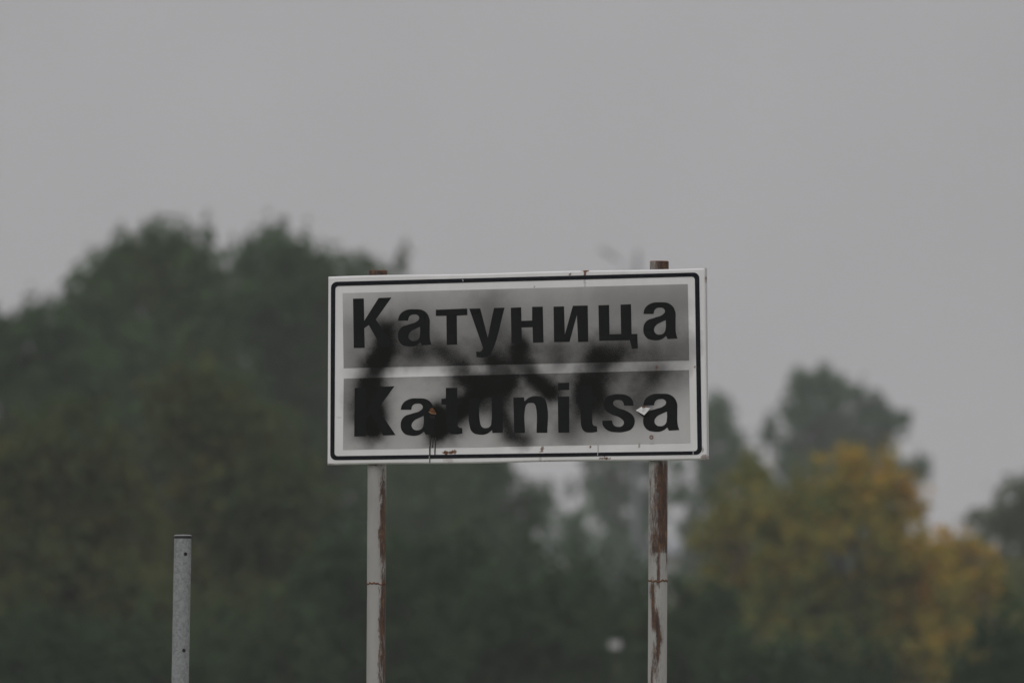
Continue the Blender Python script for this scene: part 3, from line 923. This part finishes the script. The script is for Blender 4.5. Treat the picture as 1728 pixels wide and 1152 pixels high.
# gap in the middle
T('slender_tree', 'slim hazy green tree standing in the gap between sign posts', 'tree', 420, 1030,
  [(1030, 800, 42, 60, .8), (1020, 730, 38, 60, .7), (1010, 860, 28, 40, .6), (1060, 880, 40, 60, .7), (1095, 860, 26, 50, .5), (1040, 960, 60, 60), (1090, 770, 28, 30, .4), (950, 870, 40, 50, .04)],
  L_GREEN, M_BARKG, 107, leaf=.19, dens=.55, tint_mid=.4, trunk_r=.2, gap=.2)
T('sapling', 'small green sapling top in the pale gap left of the right sign post', 'tree', 330, 972,
  [(970, 888, 15, 22, .7), (975, 925, 18, 25, .6), (975, 980, 40, 40)], L_GREEN, M_BARKG, 108, leaf=.15, dens=.8, trunk_r=.08)
T('slender_tree', 'pointed green tree right beside the lower right sign corner', 'tree', 400, 1205,
  [(1208, 705, 26, 36, .9), (1212, 760, 40, 50, .9), (1180, 800, 46, 46, .7), (1235, 800, 40, 42, .7), (1165, 840, 40, 50, .5), (1200, 900, 50, 50, .5), (1220, 980, 80, 80)],
  L_GREEN, M_BARKG, 109, leaf=.19, dens=.65, tint_mid=.4, trunk_r=.2, gap=.2)
# right
T('tall_tree', 'tall green tree with sparse twigs on its right side, above the yellow tree', 'tree', 430, 1410,
  [(1410, 725, 78, 62, .35), (1375, 697, 48, 62, .75), (1350, 656, 20, 30, .5), (1388, 645, 16, 20, .4), (1422, 668, 30, 36, .55), (1458, 690, 28, 42, .65), (1400, 770, 70, 50), (1330, 790, 46, 36, .5), (1470, 760, 40, 44, .7), (1510, 715, 22, 16, .35), (1490, 690, 10, 12, .5), (1548, 790, 14, 16, .6), (1500, 800, 32, 28, .5), (1298, 730, 10, 16, .3), (1380, 880, 110, 90), (1410, 1010, 120, 110)],
  L_GREEN, M_BARKG, 110, leaf=.19, dens=.55, tint_mid=.36, trunk_r=.28, gap=.16)
T('yellow_tree', 'large autumn yellow tree with its peaked top against the green tree', 'tree', 198, 1440,
  [(1440, 800, 58, 50, .9, .06), (1395, 840, 74, 60, .8, -.12), (1490, 845, 60, 68, .9, .08), (1540, 930, 58, 68, .9, .08), (1430, 930, 104, 92, .9, -.06), (1350, 960, 76, 86, .8, -.1), (1500, 1010, 110, 100, .9, .04), (1390, 1060, 120, 110, .9, -.16), (1540, 1080, 90, 110, .9, -.1), (1325, 870, 40, 40, .6, .05), (1345, 985, 40, 30, .5, .2), (1530, 1010, 40, 26, .5, .25)],
  L_YELLOW, M_BARK, 111, leaf=.115, dens=.85, tint_mid=.44, tint_var=.26, sprig=.2, trunk_r=.17, gap=.24)
T('yellow_tree', 'smaller yellow green tree between the sign and the large yellow tree', 'tree', 206, 1240,
  [(1245, 860, 52, 50, .85), (1270, 800, 26, 26, .6), (1215, 890, 38, 46, .7), (1250, 950, 70, 70), (1230, 1040, 80, 90), (1300, 1010, 60, 80)],
  L_YELLOW, M_BARK, 112, leaf=.115, dens=1.0, tint_mid=.36, tint_var=.22, sprig=.2, trunk_r=.12, gap=.18)
T('yellow_tree', 'low orange yellow tree right of the large yellow tree', 'tree', 204, 1620,
  [(1615, 940, 52, 46), (1650, 970, 40, 44), (1580, 990, 60, 62), (1630, 1050, 70, 80)],
  L_YELLOW, M_BARK, 113, leaf=.115, dens=1.05, tint_mid=.48, tint_var=.25, sprig=.2, trunk_r=.12)
T('broadleaf_tree', 'green tree cut by the right picture edge', 'tree', 300, 1735,
  [(1688, 886, 54, 46, .5), (1735, 880, 62, 60, .65), (1738, 836, 46, 46, .6), (1700, 960, 60, 40, .4), (1740, 1000, 90, 70), (1710, 1080, 110, 90)],
  L_OLIVE, M_BARKG, 114, leaf=.15, dens=.85, tint_mid=.2, trunk_r=.2, gap=.15)
T('broadleaf_tree', 'olive green tree low behind the bushes at the right', 'tree', 225, 1560,
  [(1600, 1060, 110, 80), (1690, 1040, 80, 70), (1520, 1100, 110, 70), (1640, 1130, 150, 80)],
  L_OLIVE, M_BARK, 115, leaf=.12, dens=1.0, tint_mid=.3, trunk_r=.14)

# ------------------------------------------------------------------ street lamp far behind the sign
D = 300
lt = at(1076, 424, D); lb = Vector((at(1070, 1150, D).x, D, 0))
lamp = empty('street_lamp', lb, 'grey street lamp pole with one arm, blurred behind the right part of the sign', 'street lamp')
v_, f_ = tube([Vector((0, 0, -.3)), Vector(((lt.x - lb.x) * .5, 0, lt.z * .5)), Vector((lt.x - lb.x, 0, lt.z))], [.085, .065, .045], 12)
mesh_obj('pole', v_, f_, M_LAMP, lamp, smooth=True)
a0 = at(1076, 470, D) - lb; a1 = at(1040, 436, D) - lb; a2 = at(1022, 426, D) - lb
v_, f_ = tube([a0, a0.lerp(a1, .6) + Vector((0, 0, .02)), a1], [.022, .02, .02], 8)
arm = mesh_obj('arm', v_, f_, M_LAMP, lamp, smooth=True)
def box_between(name, p0, p1, w, h, mat, parent):
    d = (p1 - p0); L = d.length; d.normalize()
    up = Vector((0, 0, 1)); sidev = d.cross(up).normalized(); up = sidev.cross(d)
    v_ = []
    for t, sc_ in ((0, .55), (.25, 1), (.85, .9), (1, .4)):
        for su, sv in ((-1, -1), (1, -1), (1, 1), (-1, 1)):
            v_.append(p0 + d * L * t + sidev * su * w / 2 * sc_ + up * sv * h / 2 * sc_)
    f_ = [(3, 2, 1, 0), (12, 13, 14, 15)]
    for k in range(3):
        for j in range(4):
            f_.append((k * 4 + j, k * 4 + (j + 1) % 4, k * 4 + 4 + (j + 1) % 4, k * 4 + 4 + j))
    return mesh_obj(name, v_, f_, mat, parent)
box_between('lamp_head', a1, a2 + (a2 - a1) * .6, .14, .09, M_LAMPHEAD, lamp)

# ------------------------------------------------------------------ long grey building glimpsed through the gap
D = 470
b0 = at(905, 932, D); b1 = at(1300, 936, D)
bz = b0.z; W = b1.x - b0.x
bld = empty('warehouse', ((b0.x + b1.x) / 2, D, 0), 'long low building with a grey roof glimpsed between the sign posts', 'building')
def boxm(name, c, s_, mat, parent):
    x, y, z = c; a, b_, h = (q / 2 for q in s_)
    v_ = [(x + i * a, y + j * b_, z + k * h) for i in (-1, 1) for j in (-1, 1) for k in (-1, 1)]
    return mesh_obj(name, v_, [(0, 1, 3, 2), (4, 6, 7, 5), (0, 4, 5, 1), (2, 3, 7, 6), (0, 2, 6, 4), (1, 5, 7, 3)], mat, parent)
wall = boxm('wall', (0, 6, bz / 2), (W, 12, bz), M_WALL, bld)
hr = 26 * px(D)
rv = [(-W / 2 - .4, -.5, bz), (W / 2 + .4, -.5, bz), (W / 2 + .4, 12.5, bz), (-W / 2 - .4, 12.5, bz), (-W / 2 - .4, 6, bz + hr), (W / 2 + .4, 6, bz + hr)]
rv = [(x, y, z + .01) for x, y, z in rv]
mesh_obj('roof', rv, [(0, 1, 5, 4), (2, 3, 4, 5), (1, 2, 5), (3, 0, 4), (3, 2, 1, 0)], M_ROOF, bld)
for k in range(6):
    x = -W / 2 + W * (k + .5) / 6
    fr = boxm('window', (x, -.03, bz * .62), (.95, .06, .8), M_BOARD, wall)
# small white board on a stake in front of the bushes
D = 146
c = at(1038, 1087, D)
bd = empty('stake_board', (c.x, D, 0), 'small white board on a stake among the bushes left of the right post', 'board')
boxm('stake', (0, .012, c.z / 2), (.016, .016, c.z + .03), M_STAKE, bd)
boxm('board', (0, -.006, c.z), (19 * px(D), .014, 12 * px(D)), M_BOARD, bd)
